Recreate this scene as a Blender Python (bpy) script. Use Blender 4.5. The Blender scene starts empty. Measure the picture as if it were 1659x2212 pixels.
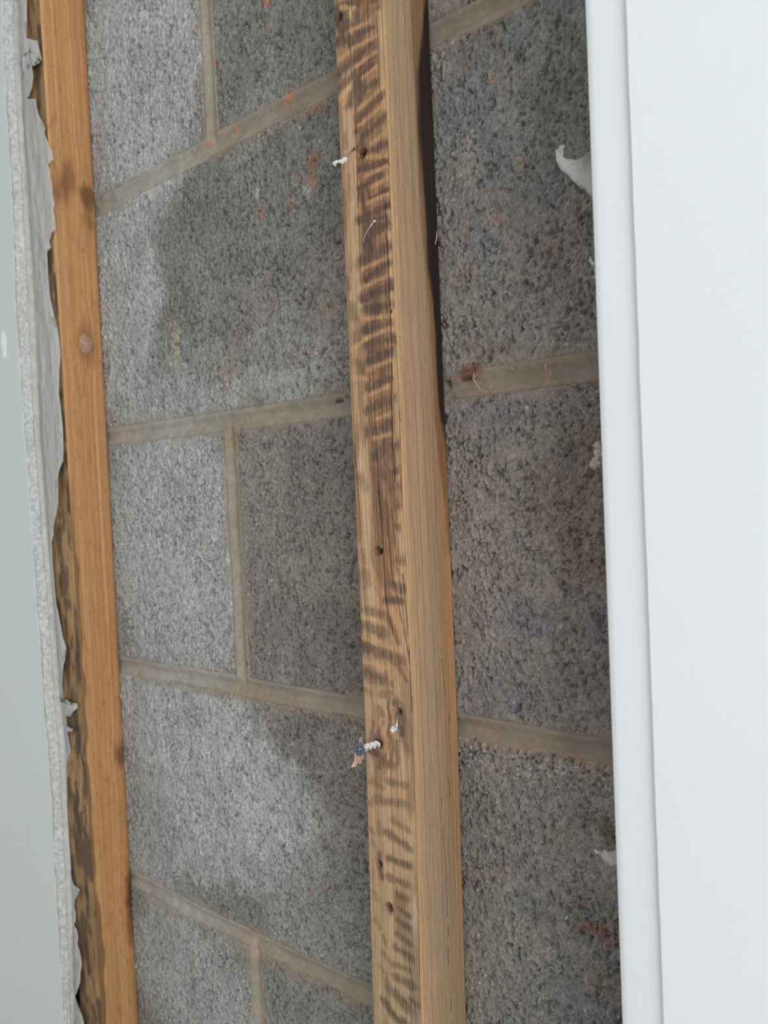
import bpy, bmesh, math, random
import numpy as np
from mathutils import Vector

# ---------------------------------------------------------------- camera
F_PX, CX, CY = 1704.8, 829.5, 1106.0          # focal length and centre, in pixels of the 1659x2212 frame
YAW, PITCH, ROLL, DIST = .7015, -.0333, -.0471, .4258
def _axes():
    cy, sy = math.cos(YAW), math.sin(YAW); cp, sp = math.cos(PITCH), math.sin(PITCH); cr, sr = math.cos(ROLL), math.sin(ROLL)
    fwd = np.array([-sy*cp, cy*cp, sp]); r0 = np.array([cy, sy, 0.]); u0 = np.cross(r0, fwd)
    return cr*r0+sr*u0, -sr*r0+cr*u0, fwd
AR, AU, AF = _axes()
CAM = np.array([0., -DIST, 0.])
cd = bpy.data.cameras.new('camera'); cam = bpy.data.objects.new('camera', cd); bpy.context.collection.objects.link(cam)
cd.sensor_fit = 'VERTICAL'; cd.sensor_height = 24.0; cd.lens = F_PX/2212*24.0
cd.clip_start = .01; cd.clip_end = 50
from mathutils import Matrix
cam.matrix_world = Matrix(((AR[0], AU[0], -AF[0], CAM[0]), (AR[1], AU[1], -AF[1], CAM[1]), (AR[2], AU[2], -AF[2], CAM[2]), (0, 0, 0, 1)))
cd.dof.use_dof = True; cd.dof.focus_distance = .50; cd.dof.aperture_fstop = cd.lens/3.0
bpy.context.scene.camera = cam

# ---------------------------------------------------------------- light
S = bpy.context.scene
w = bpy.data.worlds.new('world'); S.world = w; w.use_nodes = True
w.node_tree.nodes['Background'].inputs[0].default_value = (.95, .985, .98, 1)
w.node_tree.nodes['Background'].inputs[1].default_value = .62
ld = bpy.data.lights.new('window_light', 'AREA'); ld.shape = 'RECTANGLE'; ld.size = 1.5; ld.size_y = 1.5
ld.energy = 26; ld.color = (.93, .98, 1.0)
lo = bpy.data.objects.new('window_light', ld); bpy.context.collection.objects.link(lo)
lo.location = (1.35, -.95, .25); lo.rotation_euler = (0, math.radians(90), 0)     # faces -X, a tall window to the right
S.view_settings.view_transform = 'Standard'; S.view_settings.look = 'None'; S.view_settings.gamma = 1; S.view_settings.use_curve_mapping = False
S.view_settings.exposure = 0.30

# ---------------------------------------------------------------- helpers
T = .0452            # batten depth
TB = .0127           # plasterboard thickness
Z0, DZ = .0629, .225
def ray(x, y): return (x-CX)/F_PX*AR-(y-CY)/F_PX*AU+AF
def hit(x, y, n):
    """point of the plane n metres in front of the block wall seen at photo pixel x, y"""
    v = ray(x, y); return CAM+v*((DIST-n)/v[1])
def hitX(x, y, X):
    v = ray(x, y); return CAM+v*(X/v[0])
def pxsize(p): return F_PX/float(np.dot(np.array(p)-CAM, AF))     # pixels per metre at p

def _h(i, j, s):
    n = (i.astype(np.int64)*374761393+j.astype(np.int64)*668265263+s*2147483647) & 0xFFFFFFFF
    n = ((n ^ (n >> 13))*1274126177) & 0xFFFFFFFF
    n = ((n ^ (n >> 16))*2246822519) & 0xFFFFFFFF
    return ((n ^ (n >> 15)) & 0xFFFFFF)/float(0xFFFFFF)
def vn(x, y, s=0):
    x = np.asarray(x, float); y = np.asarray(y, float); x, y = np.broadcast_arrays(x, y)
    i = np.floor(x); j = np.floor(y); fx = x-i; fy = y-j
    fx = fx*fx*fx*(fx*(fx*6-15)+10); fy = fy*fy*fy*(fy*(fy*6-15)+10)
    a = _h(i, j, s); b = _h(i+1, j, s); c = _h(i, j+1, s); d = _h(i+1, j+1, s)
    return (a+(b-a)*fx)+((c+(d-c)*fx)-(a+(b-a)*fx))*fy
def fbm(x, y, s=0, o=4, g=.5):
    t = 0; a = 1; n = 0
    for k in range(o):
        t = t+a*vn(x*2**k+17.3*k, y*2**k-9.1*k, s+k); n += a; a *= g
    return t/n
def worley(x, y, s=0):
    i0 = np.floor(x); j0 = np.floor(y); f1 = np.full(x.shape, 9.); f2 = f1.copy(); cid = np.zeros(x.shape)
    for di in (-1, 0, 1):
        for dj in (-1, 0, 1):
            i = i0+di; j = j0+dj
            d = np.hypot(i+_h(i, j, s)-x, j+_h(i, j, s+7)-y); c = _h(i, j, s+13)
            m = d < f1; f2 = np.where(m, f1, np.minimum(f2, d)); cid = np.where(m, c, cid); f1 = np.where(m, d, f1)
    return f1, f2, cid
def sm(a, b, x):
    t = np.clip((x-a)/(b-a), 0, 1); return t*t*(3-2*t)
def mix(a, b, m):
    m = np.asarray(m)[..., None]; return a*(1-m)+np.asarray(b)*m
def lin(r, g, b):
    return np.array([((c/255.+.055)/1.055)**2.4 if c > 10 else c/255./12.92 for c in (r, g, b)])

def link(o, parent=None):
    bpy.context.collection.objects.link(o)
    if parent is not None: o.parent = parent
    return o
def tag(o, label=None, cat=None, group=None, kind=None):
    for k, v in (('label', label), ('category', cat), ('group', group), ('kind', kind)):
        if v: o[k] = v
    return o
def np_mesh(name, V, quads, mat, parent=None, col=None, smooth=True, extra=None):
    me = bpy.data.meshes.new(name)
    q = np.asarray(quads, dtype=np.int32); nv = len(V); nq = len(q)
    me.vertices.add(nv); me.vertices.foreach_set('co', np.asarray(V, dtype=np.float32).ravel())
    me.loops.add(nq*4); me.loops.foreach_set('vertex_index', q.ravel())
    me.polygons.add(nq); me.polygons.foreach_set('loop_start', np.arange(0, nq*4, 4, dtype=np.int32))
    me.polygons.foreach_set('use_smooth', np.full(nq, smooth)); me.update(calc_edges=True)
    if col is not None:
        a = me.color_attributes.new('paint', 'FLOAT_COLOR', 'POINT')
        c = np.ones((nv, 4), np.float32); c[:, :3] = col; a.data.foreach_set('color', c.ravel())
    me.validate(); me.materials.append(mat)
    return link(bpy.data.objects.new(name, me), parent)
def grid_quads(nr, nc, off=0, wrap=False):
    """nr rows of nc vertices"""
    r = np.arange(nr-1)[:, None]; c = np.arange(nc if wrap else nc-1)[None, :]
    a = r*nc+c; b = r*nc+(c+1) % nc
    return (np.stack([a, b, b+nc, a+nc], -1).reshape(-1, 4))+off
def bm_obj(name, bm, mat, parent=None, smooth=False):
    me = bpy.data.meshes.new(name); bmesh.ops.recalc_face_normals(bm, faces=bm.faces[:]); bm.to_mesh(me); bm.free()
    for p in me.polygons: p.use_smooth = smooth
    me.materials.append(mat); return link(bpy.data.objects.new(name, me), parent)

# ---------------------------------------------------------------- materials
def new_mat(name, rough=.8, spec=.3):
    m = bpy.data.materials.new(name); m.use_nodes = True
    b = m.node_tree.nodes['Principled BSDF']; b.inputs['Roughness'].default_value = rough
    b.inputs['Specular IOR Level'].default_value = spec
    return m, m.node_tree.nodes, m.node_tree.links, b
def obj_coord(N, L, scale):
    tc = N.new('ShaderNodeTexCoord'); mp = N.new('ShaderNodeMapping'); mp.inputs['Scale'].default_value = scale
    L.new(tc.outputs['Object'], mp.inputs[0]); return mp.outputs[0]
def noise(N, L, vec, scale, detail=4, rough=.6):
    n = N.new('ShaderNodeTexNoise'); n.inputs['Scale'].default_value = scale; n.inputs['Detail'].default_value = detail
    n.inputs['Roughness'].default_value = rough; L.new(vec, n.inputs['Vector']); return n.outputs['Fac']
def ramp(N, L, fac, stops):
    r = N.new('ShaderNodeValToRGB'); e = r.color_ramp.elements
    while len(e) < len(stops): e.new(.5)
    for k, (p, v) in enumerate(stops):
        e[k].position = p; e[k].color = (v, v, v, 1) if not hasattr(v, '__len__') else (*v, 1)
    L.new(fac, r.inputs[0]); return r.outputs[0]
def mul(N, L, a, b, fac=1):
    m = N.new('ShaderNodeMix'); m.data_type = 'RGBA'; m.blend_type = 'MULTIPLY'; m.inputs[0].default_value = fac
    L.new(a, m.inputs[6]); L.new(b, m.inputs[7]); return m.outputs[2]
def bump(N, L, h, dist, strength, prev=None):
    b = N.new('ShaderNodeBump'); b.inputs['Distance'].default_value = dist; b.inputs['Strength'].default_value = strength
    L.new(h, b.inputs['Height'])
    if prev is not None: L.new(prev, b.inputs['Normal'])
    return b.outputs[0]
def attr(N):
    a = N.new('ShaderNodeAttribute'); a.attribute_name = 'paint'; return a.outputs['Color']

def mat_block():
    m, N, L, b = new_mat('concrete_block', .92, .15)
    v = obj_coord(N, L, (1, 1, .72)); f = noise(N, L, v, 520, 5, .7); g = noise(N, L, v, 1500, 3, .6)
    c = mul(N, L, attr(N), ramp(N, L, f, [(.30, .62), (.5, .98), (.72, 1.28)]))
    c = mul(N, L, c, ramp(N, L, g, [(.3, .8), (.7, 1.18)])); L.new(c, b.inputs['Base Color'])
    L.new(bump(N, L, g, .0004, .5, bump(N, L, f, .0012, .8)), b.inputs['Normal']); return m
def mat_mortar():
    m, N, L, b = new_mat('mortar', .9, .15)
    v = obj_coord(N, L, (1, 1, 1)); f = noise(N, L, v, 260, 5, .6)
    c = mul(N, L, attr(N), ramp(N, L, f, [(.3, .86), (.7, 1.12)])); L.new(c, b.inputs['Base Color'])
    L.new(bump(N, L, f, .0006, .35), b.inputs['Normal']); return m
def mat_wood(name, fine=1.0, spec=.3, rough=.6):
    m, N, L, b = new_mat(name, rough, spec)
    v = obj_coord(N, L, (1, 1, .030)); f = noise(N, L, v, 1300, 4, .65)
    v2 = obj_coord(N, L, (1, 1, .10)); g = noise(N, L, v2, 2600, 2, .6)
    c = mul(N, L, attr(N), ramp(N, L, f, [(.30, 1-.34*fine), (.5, 1.), (.70, 1+.22*fine)]))
    c = mul(N, L, c, ramp(N, L, g, [(.32, 1-.2*fine), (.6, 1.06)])); L.new(c, b.inputs['Base Color'])
    L.new(bump(N, L, g, .0003, .5*fine, bump(N, L, f, .0005, .7*fine)), b.inputs['Normal']); return m
def mat_plain(name, col, rough=.6, spec=.3, metal=0, nz=None, bmp=None, sub=0, trans=0):
    m, N, L, b = new_mat(name, rough, spec); b.inputs['Metallic'].default_value = metal
    b.inputs['Base Color'].default_value = (*col, 1)
    if trans: b.inputs['Transmission Weight'].default_value = trans
    v = obj_coord(N, L, (1, 1, 1))
    if nz:
        f = noise(N, L, v, nz[0], 4, .6); r = N.new('ShaderNodeRGB'); r.outputs[0].default_value = (*col, 1)
        L.new(mul(N, L, r.outputs[0], ramp(N, L, f, [(.3, 1-nz[1]), (.7, 1+nz[1])])), b.inputs['Base Color'])
    if bmp:
        f = noise(N, L, v, bmp[0], 5, .6); L.new(bump(N, L, f, bmp[1], bmp[2]), b.inputs['Normal'])
    return m
M_BLOCK = mat_block(); M_MORTAR = mat_mortar()
M_WOOD = mat_wood('weathered_wood'); M_WOOD_F = mat_wood('rough_planed_wood', .8)
M_PAINT = mat_plain('white_emulsion_paint', (.80, .815, .83), .55, .3, nz=(9, .012), bmp=(420, .0006, .10))
M_PAINT_L = mat_plain('pale_grey_green_paint', (.60, .635, .62), .5, .3, nz=(9, .012), bmp=(420, .0006, .10))
M_SKIM = mat_plain('white_skimmed_paint', (.81, .825, .84), .55, .3, nz=(7, .012), bmp=(300, .0006, .10))
M_GYPSUM = mat_plain('gypsum_core', (.60, .60, .58), .95, .1, nz=(260, .28), bmp=(420, .003, .9))
M_PAPER = mat_plain('grey_brown_board_paper', (.47, .45, .42), .9, .1, nz=(160, .15), bmp=(500, .001, .5))
M_BROWN = mat_plain('brown_torn_paper', (.38, .31, .25), .95, .1, nz=(200, .3))
M_STEEL = mat_plain('bright_steel', (.55, .56, .56), .35, .5, .9, nz=(900, .2))
M_DSTEEL = mat_plain('dark_grey_steel', (.12, .135, .16), .5, .5, .5, nz=(1200, .25))
M_PLASTER = mat_plain('plaster_crumb', (.72, .69, .66), .95, .1, nz=(900, .15), bmp=(1500, .0008, .8))
M_TORN = mat_plain('torn_peach_paper', (.62, .44, .35), .95, .1, nz=(500, .2), bmp=(1500, .0006, .6))
M_WOOL = mat_plain('pink_fluff', (.62, .50, .46), 1, .05, nz=(700, .2), bmp=(1800, .001, .8))
M_KNOT = mat_plain('pale_pink_knot', (.42, .24, .17), .8, .2, nz=(300, .3), bmp=(600, .001, .8))
M_FLOOR = mat_plain('concrete_floor', (.30, .29, .28), .9, .2, nz=(12, .1), bmp=(80, .002, .3))
M_CEIL = mat_plain('ceiling_paint', (.78, .78, .77), .9, .2, nz=(5, .02))
def mat_film():
    m, N, L, b = new_mat('milky_plastic_film', .32, .45); b.inputs['Base Color'].default_value = (.72, .70, .68, 1)
    t = N.new('ShaderNodeBsdfTranslucent'); t.inputs[0].default_value = (.78, .78, .76, 1)
    p = N.new('ShaderNodeBsdfTransparent'); mx = N.new('ShaderNodeMixShader'); m2 = N.new('ShaderNodeMixShader')
    mx.inputs[0].default_value = .30; m2.inputs[0].default_value = .27; out = N['Material Output']
    L.new(b.outputs[0], mx.inputs[1]); L.new(t.outputs[0], mx.inputs[2]); L.new(mx.outputs[0], m2.inputs[1]); L.new(p.outputs[0], m2.inputs[2])
    L.new(m2.outputs[0], out.inputs[0])
    v = obj_coord(N, L, (1, 1, .35)); f = noise(N, L, v, 85, 4, .55); L.new(bump(N, L, f, .008, .8), b.inputs['Normal']); return m
M_FILM = mat_film()

# ---------------------------------------------------------------- block wall
FLOOR, CEIL = -1.285, .961
joint_px = {1: [(214, 449), (349, 368), (450, 314), (585, 246), (713, 189), (948, 66), (1030, 22)],
            2: [(252, 942), (410, 921), (480, 907), (620, 893), (752, 877), (1065, 821), (1161, 809), (1270, 792)],
            3: [(277, 1440), (424, 1466), (607, 1503), (772, 1527), (1008, 1574), (1153, 1597), (1310, 1628)],
            4: [(313, 1914), (424, 1973), (534, 2028), (644, 2079), (791, 2149)]}
joint_fit = {}
for k, pts in joint_px.items():
    h = np.array([hit(x, y, 0) for x, y in pts]); joint_fit[k] = (h[:, 0], h[:, 2])
def joint_z(k, X):
    base = Z0-(k-2)*DZ
    if k in joint_fit:
        xs, zs = joint_fit[k]; p = np.polyfit(xs, zs-base, 2)
        return base+np.polyval(p, np.clip(X, xs[0], xs[-1]))
    return base+0*X
PERP = {1: -.5277, 0: -.3245}                     # head joints: odd courses, even courses
def perp_shift(c): return {1: -.0005, 3: .0015, 5: -.001}.get(c, 0)
JW = .0062                                       # half of a joint

def px_paint_pts(lst, n):
    return [(*(hit(x, y, n)[[0, 2]]), *r) for x, y, *r in lst]
# stains and painted crack shade of the wall: x, y, half width, half height (photo px), colour, strength
C_OR = lin(184, 134, 108); C_PK = lin(188, 154, 138); C_TAN = lin(160, 142, 120); C_RED = lin(134, 92, 78); C_WH = lin(205, 205, 200); C_DK = lin(62, 56, 52)
SPOTS = [(575, 3, 20, 9, C_OR, 1), (580, 50, 8, 7, C_OR, .8), (620, 212, 14, 15, C_OR, .9), (680, 232, 22, 13, C_OR, .8), (505, 281, 6, 10, C_OR, .9),
         (478, 288, 7, 8, C_OR, .8), (483, 328, 12, 7, C_OR, .9), (461, 338, 8, 6, C_OR, .9), (447, 305, 9, 8, C_OR, .7), (420, 66, 6, 12, C_PK, .9),
         (427, 180, 4, 14, C_OR, .6), (466, 135, 7, 14, C_OR, .7), (428, 228, 5, 8, C_OR, .7), (678, 345, 15, 20, C_OR, .85), (670, 390, 11, 24, C_OR, .7),
         (660, 408, 7, 14, C_WH, .6), (625, 440, 9, 16, C_OR, .5), (563, 457, 8, 14, C_OR, .9), (552, 412, 4, 22, C_WH, .8), (640, 385, 6, 12, C_OR, .4),
         (700, 668, 17, 20, C_TAN, .8), (715, 655, 10, 12, C_TAN, .7), (434, 1190, 16, 17, lin(205, 200, 180), .8), (480, 1215, 7, 9, C_TAN, .6), (445, 1350, 7, 8, C_RED, .7),
         (378, 748, 11, 60, lin(190, 180, 150), .75), (368, 690, 6, 40, C_TAN, .4), (482, 800, 16, 46, C_TAN, .6), (480, 860, 6, 30, C_TAN, .5), (556, 866, 13, 13, lin(90, 62, 66), .7),
         (228, 675, 7, 16, C_OR, .5), (233, 800, 7, 20, C_RED, .7), (240, 905, 9, 30, C_OR, .5), (232, 760, 7, 18, C_OR, .45), (1010, 802, 30, 16, C_RED, .85), (1020, 745, 14, 18, C_RED, .35),
         (1290, 2008, 38, 16, lin(150, 98, 80), .8), (1312, 2030, 9, 16, lin(150, 98, 80), .7), (1248, 2005, 13, 10, lin(150, 100, 80), .5), (1170, 1985, 26, 12, C_RED, .35), (1035, 2010, 10, 9, C_RED, .6),
         (1312, 1788, 30, 26, lin(122, 102, 86), .8), (1316, 1830, 20, 26, lin(112, 104, 84), .7), (1060, 1880, 16, 14, C_OR, .2), (545, 2028, 8, 22, C_PK, .8), (548, 2062, 10, 9, C_PK, .9), (536, 2008, 9, 8, C_OR, .5),
         (568, 2196, 14, 14, C_PK, .6), (672, 1940, 5, 14, C_PK, .5), (711, 1925, 8, 9, C_OR, .5), (1057, 160, 8, 9, C_OR, .7), (1126, 343, 8, 12, C_OR, .5), (1072, 470, 26, 16, C_OR, .35),
         (1000, 590, 24, 40, C_OR, .22), (1180, 534, 14, 12, C_OR, .3), (1178, 812, 5, 22, C_OR, .5), (1080, 140, 22, 60, C_TAN, .25), (1000, 1120, 18, 50, C_RED, .18), (1020, 1300, 40, 60, C_RED, .1), (1100, 1240, 20, 30, C_OR, .12),
         (748, 859, 13, 3, C_DK, 1), (727, 869, 10, 3.5, C_DK, 1), (1003, 819, 15, 3, C_DK, 1), (970, 861, 14, 2.5, C_DK, .9), (527, 1436, 5, 8, C_DK, .8), (960, 812, 7, 30, C_DK, .35),  # dark slots: shade inside the cracks painted into the colour
         (505, 950, 26, 20, lin(150, 125, 104), .7), (560, 1500, 60, 12, lin(150, 128, 108), .4)]
SPOTS_W = px_paint_pts(SPOTS, 0)
# edges of smeared pink-orange sand beside the joints: x0, y0, x1, y1, width px, strength
SMEAR = [(480, 330, 700, 232, 8, .5), (560, 272, 716, 160, 4, .25), (935, 108, 1110, 20, 9, .8), (245, 960, 750, 895, 9, .35), (700, 905, 760, 892, 10, .45), (300, 1462, 780, 1560, 13, .75), (1003, 1598, 1320, 1660, 17, .8),
         (960, 862, 1290, 815, 9, .45), (1070, 800, 1290, 770, 5, .3), (520, 980, 540, 1420, 9, .5), (486, 950, 508, 1420, 6, .4), (560, 2070, 800, 2180, 12, .55), (300, 1935, 540, 2050, 12, .4), (300, 1900, 540, 2015, 4, .25)]
def seg_dist(X, Z, a, b):
    d = b-a; t = np.clip(((X-a[0])*d[0]+(Z-a[1])*d[1])/(d@d), 0, 1)
    return np.hypot(X-a[0]-t*d[0], Z-a[1]-t*d[1])
SMEAR_W = [(hit(a, b, 0)[[0, 2]], hit(c, d, 0)[[0, 2]], w/pxsize(hit((a+c)/2, (b+d)/2, 0)), s) for a, b, c, d, w, s in SMEAR]
# window light and paler block tone painted into the blocks nearest the left batten: x, y, rx, ry (px), strength
LIT_PALE = [(290, 180, 150, 330, 1.), (330, 330, 110, 100, .5), (255, 640, 100, 260, 1.), (320, 880, 160, 90, .75), (560, 850, 170, 60, .6), (420, 800, 90, 90, .3), (640, 760, 110, 130, .25),
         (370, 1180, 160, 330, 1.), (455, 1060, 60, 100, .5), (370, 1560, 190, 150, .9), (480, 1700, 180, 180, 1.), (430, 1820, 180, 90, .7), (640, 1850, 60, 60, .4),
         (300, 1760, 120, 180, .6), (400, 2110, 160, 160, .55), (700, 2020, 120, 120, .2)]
LIT_PALE_W = px_paint_pts(LIT_PALE, 0)

def wall_paint(X, Z, mortar=None, edge=None, cid=None, blockkey=0, left=True):
    wx = (fbm(X*90, Z*90, 31, 4)-.5); wz = (fbm(X*90, Z*90, 47, 4)-.5)
    low = fbm(X*7, Z*7, 3, 4); mid = fbm(X*40, Z*30, 5, 4); streak = fbm(X*150, Z*22, 9, 3)
    base = np.ones(X.shape+(3,))*lin(150, 148, 141)
    # warm, slightly purple cast of the middle courses, greener above and below
    warm = np.exp(-((Z-(-.05))/.22)**2)*sm(-.66, -.45, X)
    base = mix(base, lin(153, 141, 135), .8*warm)
    base *= (1+.30*(low-.5)+.35*(mid-.5))[..., None]
    base = mix(base, lin(140, 116, 98), .40*sm(.56, .75, fbm(X*22+5, Z*18, 21, 4))*sm(-.36, -.26, X))
    base = mix(base, lin(120, 124, 134), .35*sm(.58, .75, fbm(X*26-8, Z*22+3, 25, 4))*sm(-.36, -.26, X))
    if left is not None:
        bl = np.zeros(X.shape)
        for x, z, rx, ry, s in LIT_PALE_W:
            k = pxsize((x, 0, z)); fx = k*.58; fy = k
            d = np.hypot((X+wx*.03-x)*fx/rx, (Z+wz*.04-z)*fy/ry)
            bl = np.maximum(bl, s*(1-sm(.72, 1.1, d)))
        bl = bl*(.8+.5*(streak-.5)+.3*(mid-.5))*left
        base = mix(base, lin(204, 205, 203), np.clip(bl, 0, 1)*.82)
    for x, z, rx, ry, c, s in SPOTS_W:
        k = pxsize((x, 0, z)); cosr = .62 if x < -.4 else .78
        d = np.hypot((X+wx*.006-x)*k*cosr/rx, (Z+wz*.006-z)*k/ry)
        base = mix(base, c, s*.85*(1-sm(.45, 1.2, d+1.1*(fbm(X*330, Z*330, 71, 3)-.5))))
    for a, b, wd, s in SMEAR_W:
        d = seg_dist(X+wx*.006, Z+wz*.006, a, b)
        base = mix(base, lin(160, 134, 116), .8*s*(1-sm(.35, 1.1, d/wd))*(.6+.8*(mid-.3)))
    return base

XV0, XV1 = -.765, -.155           # part of the wall the photograph sees
def lines(a, b, dense, v0, v1, coarse=.02):
    """grid lines from a to b, dense between v0 and v1"""
    out = [a, a+.0012, a+.0026, a+.0045]
    c = a+.0045+dense; e = b-.0045
    while c < e-dense*.6:
        out.append(c); c += dense if v0 <= c <= v1 else min(coarse, max(dense, (v0-c) if c < v0 else coarse))
    out += [b-.0045, b-.0026, b-.0012, b]
    return np.array(out)

def block_surface(X, Z, de):
    """height outward of the block face; de = distance from the nearest block edge"""
    sx = X*1.0; sz = Z*.70
    wxx = fbm(X*260, Z*200, 81, 3)-.5; wzz = fbm(X*260, Z*200, 82, 3)-.5
    f1, f2, cid = worley(sx*370+wxx*2.2, sz*330+wzz*2.2, 90)
    g1, g2, cid2 = worley(sx*560+wxx*2, sz*560+wzz*2, 95)
    crack = 1-sm(.02, .26, f2-f1); crack2 = 1-sm(.02, .3, g2-g1)
    rough = sm(.35, .62, fbm(X*60, Z*50, 61, 3))
    pit = sm(.60, .74, fbm(X*450, Z*320, 63, 3))
    h = -.0011*crack*(.35+.65*rough)-.0006*crack2-.0017*pit*(.45+.55*rough)+.0011*(cid-.5)*rough+.0008*(fbm(X*30, Z*30, 65, 2)-.5)+.0006*(fbm(X*240, Z*150, 66, 2)-.5)
    smear = 1-sm(.0005, .002+.013*sm(.3, .75, fbm(X*55, Z*55, 67, 4)), de)
    h = h*(1-.75*smear)
    round_ = -.0022*(1-sm(0, .0035+.002*fbm(X*120, Z*120, 68, 2), de))
    return h+round_, cid, smear, crack, pit

def make_block(c, x0, x1, parent, dense):
    vis = x1 > XV0 and x0 < XV1 and 0 <= c <= 6
    d = (dense if 1 <= c <= 5 else .0019) if vis else .02
    xs = lines(x0, x1, d, XV0, XV1); vs = np.linspace(0, 1, 5)
    zc = Z0-(c-2.5)*DZ; zl = lines(zc-DZ/2+JW, zc+DZ/2-JW, d, -.90, .80)
    vs = (zl-zl[0])/(zl[-1]-zl[0])
    X, V = np.meshgrid(xs, vs)
    zt = joint_z(c-1, xs)-JW if c > 0 else zc+DZ/2-JW+0*xs; zb = joint_z(c, xs)+JW
    Z = zb[None, :]+(zt-zb)[None, :]*V
    edgex = .0013*(fbm(Z*70, Z*0+c, 50, 3)-.5); edgez = .0013*(fbm(X*70, X*0+c, 52, 3)-.5)
    Xw = X+edgex*np.where(np.abs(X-x0) < .004, 1, np.where(np.abs(X-x1) < .004, 1, 0)); Zw = Z+edgez*np.where((V < .02) | (V > .98), 1, 0)
    de = np.minimum(np.minimum(X-x0, x1-X), np.minimum((Z-zb[None, :]), (zt[None, :]-Z)))
    h, cid, smear, crack, pit = block_surface(X, Z, de)
    fine = (sm(XV0-.02, XV0, X)*(1-sm(XV1, XV1+.02, X))) if vis else 0*X      # away from the opening the grid is too coarse for pores
    h = h*fine-.001*(de < .002)*(1-fine); cid = .5+(cid-.5)*fine; crack = crack*fine; pit = pit*fine; smear = smear*fine
    rk = random.Random(c*31+int(x0*100)); off = rk.uniform(-.0006, .0006)
    P = np.stack([Xw, -(h+off), Zw], -1)
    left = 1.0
    if x0 > -.56 and c in (1, 3, 5): left = .12            # little of the painted brightening on blocks right of the head joints
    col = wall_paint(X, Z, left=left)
    if c == 3 and x0 < -.6: col = mix(col, lin(176, 178, 182), .25*np.ones(X.shape))
    col *= (1+.30*(cid-.5)-.38*pit*(1-smear)-.16*crack*(1-smear))[..., None]
    mcol = mix(np.ones(X.shape+(3,))*lin(150, 139, 124), lin(168, 164, 154), .5*(1-sm(-.62, -.50, X)))
    col = mix(col, mcol*(1+.3*(fbm(X*90, Z*90, 160, 3)-.5))[..., None], .85*smear)
    # pale and dark aggregate exposed along the top of the fourth course
    if c == 4 and x0 > -.32:
        d4 = (zt[None, :]-Z); f1, f2, ci = worley(X*330, Z*330, 140); m = (1-sm(.010, .028, d4))*(1-sm(.25, .45, f1))
        col = mix(col, lin(190, 180, 165), m*(ci > .72)*.9); col = mix(col, lin(60, 62, 66), m*(ci < .25)*.8)
    f1, f2, ci = worley(X*170, Z*170, 150); col = mix(col, lin(205, 200, 190), .8*(ci > .985)*(1-sm(.12, .2, f1)))
    nr, nc = X.shape; V3 = P.reshape(-1, 3); C3 = col.reshape(-1, 3); q = [grid_quads(nr, nc)]
    # sides going back into the wall
    loop = np.concatenate([np.arange(nc), np.arange(1, nr)*nc+nc-1, (nr-1)*nc+np.arange(nc-2, -1, -1), np.arange(nr-2, 0, -1)*nc])
    back = V3[loop].copy(); back[:, 1] = .05; n0 = len(V3)
    V3 = np.concatenate([V3, back]); C3 = np.concatenate([C3, C3[loop]])
    m = len(loop); i = np.arange(m); q.append(np.stack([loop[i], n0+i, n0+(i+1) % m, loop[(i+1) % m]], -1))
    return np_mesh('concrete_block', V3, np.concatenate(q), M_BLOCK, parent, C3)

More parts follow.
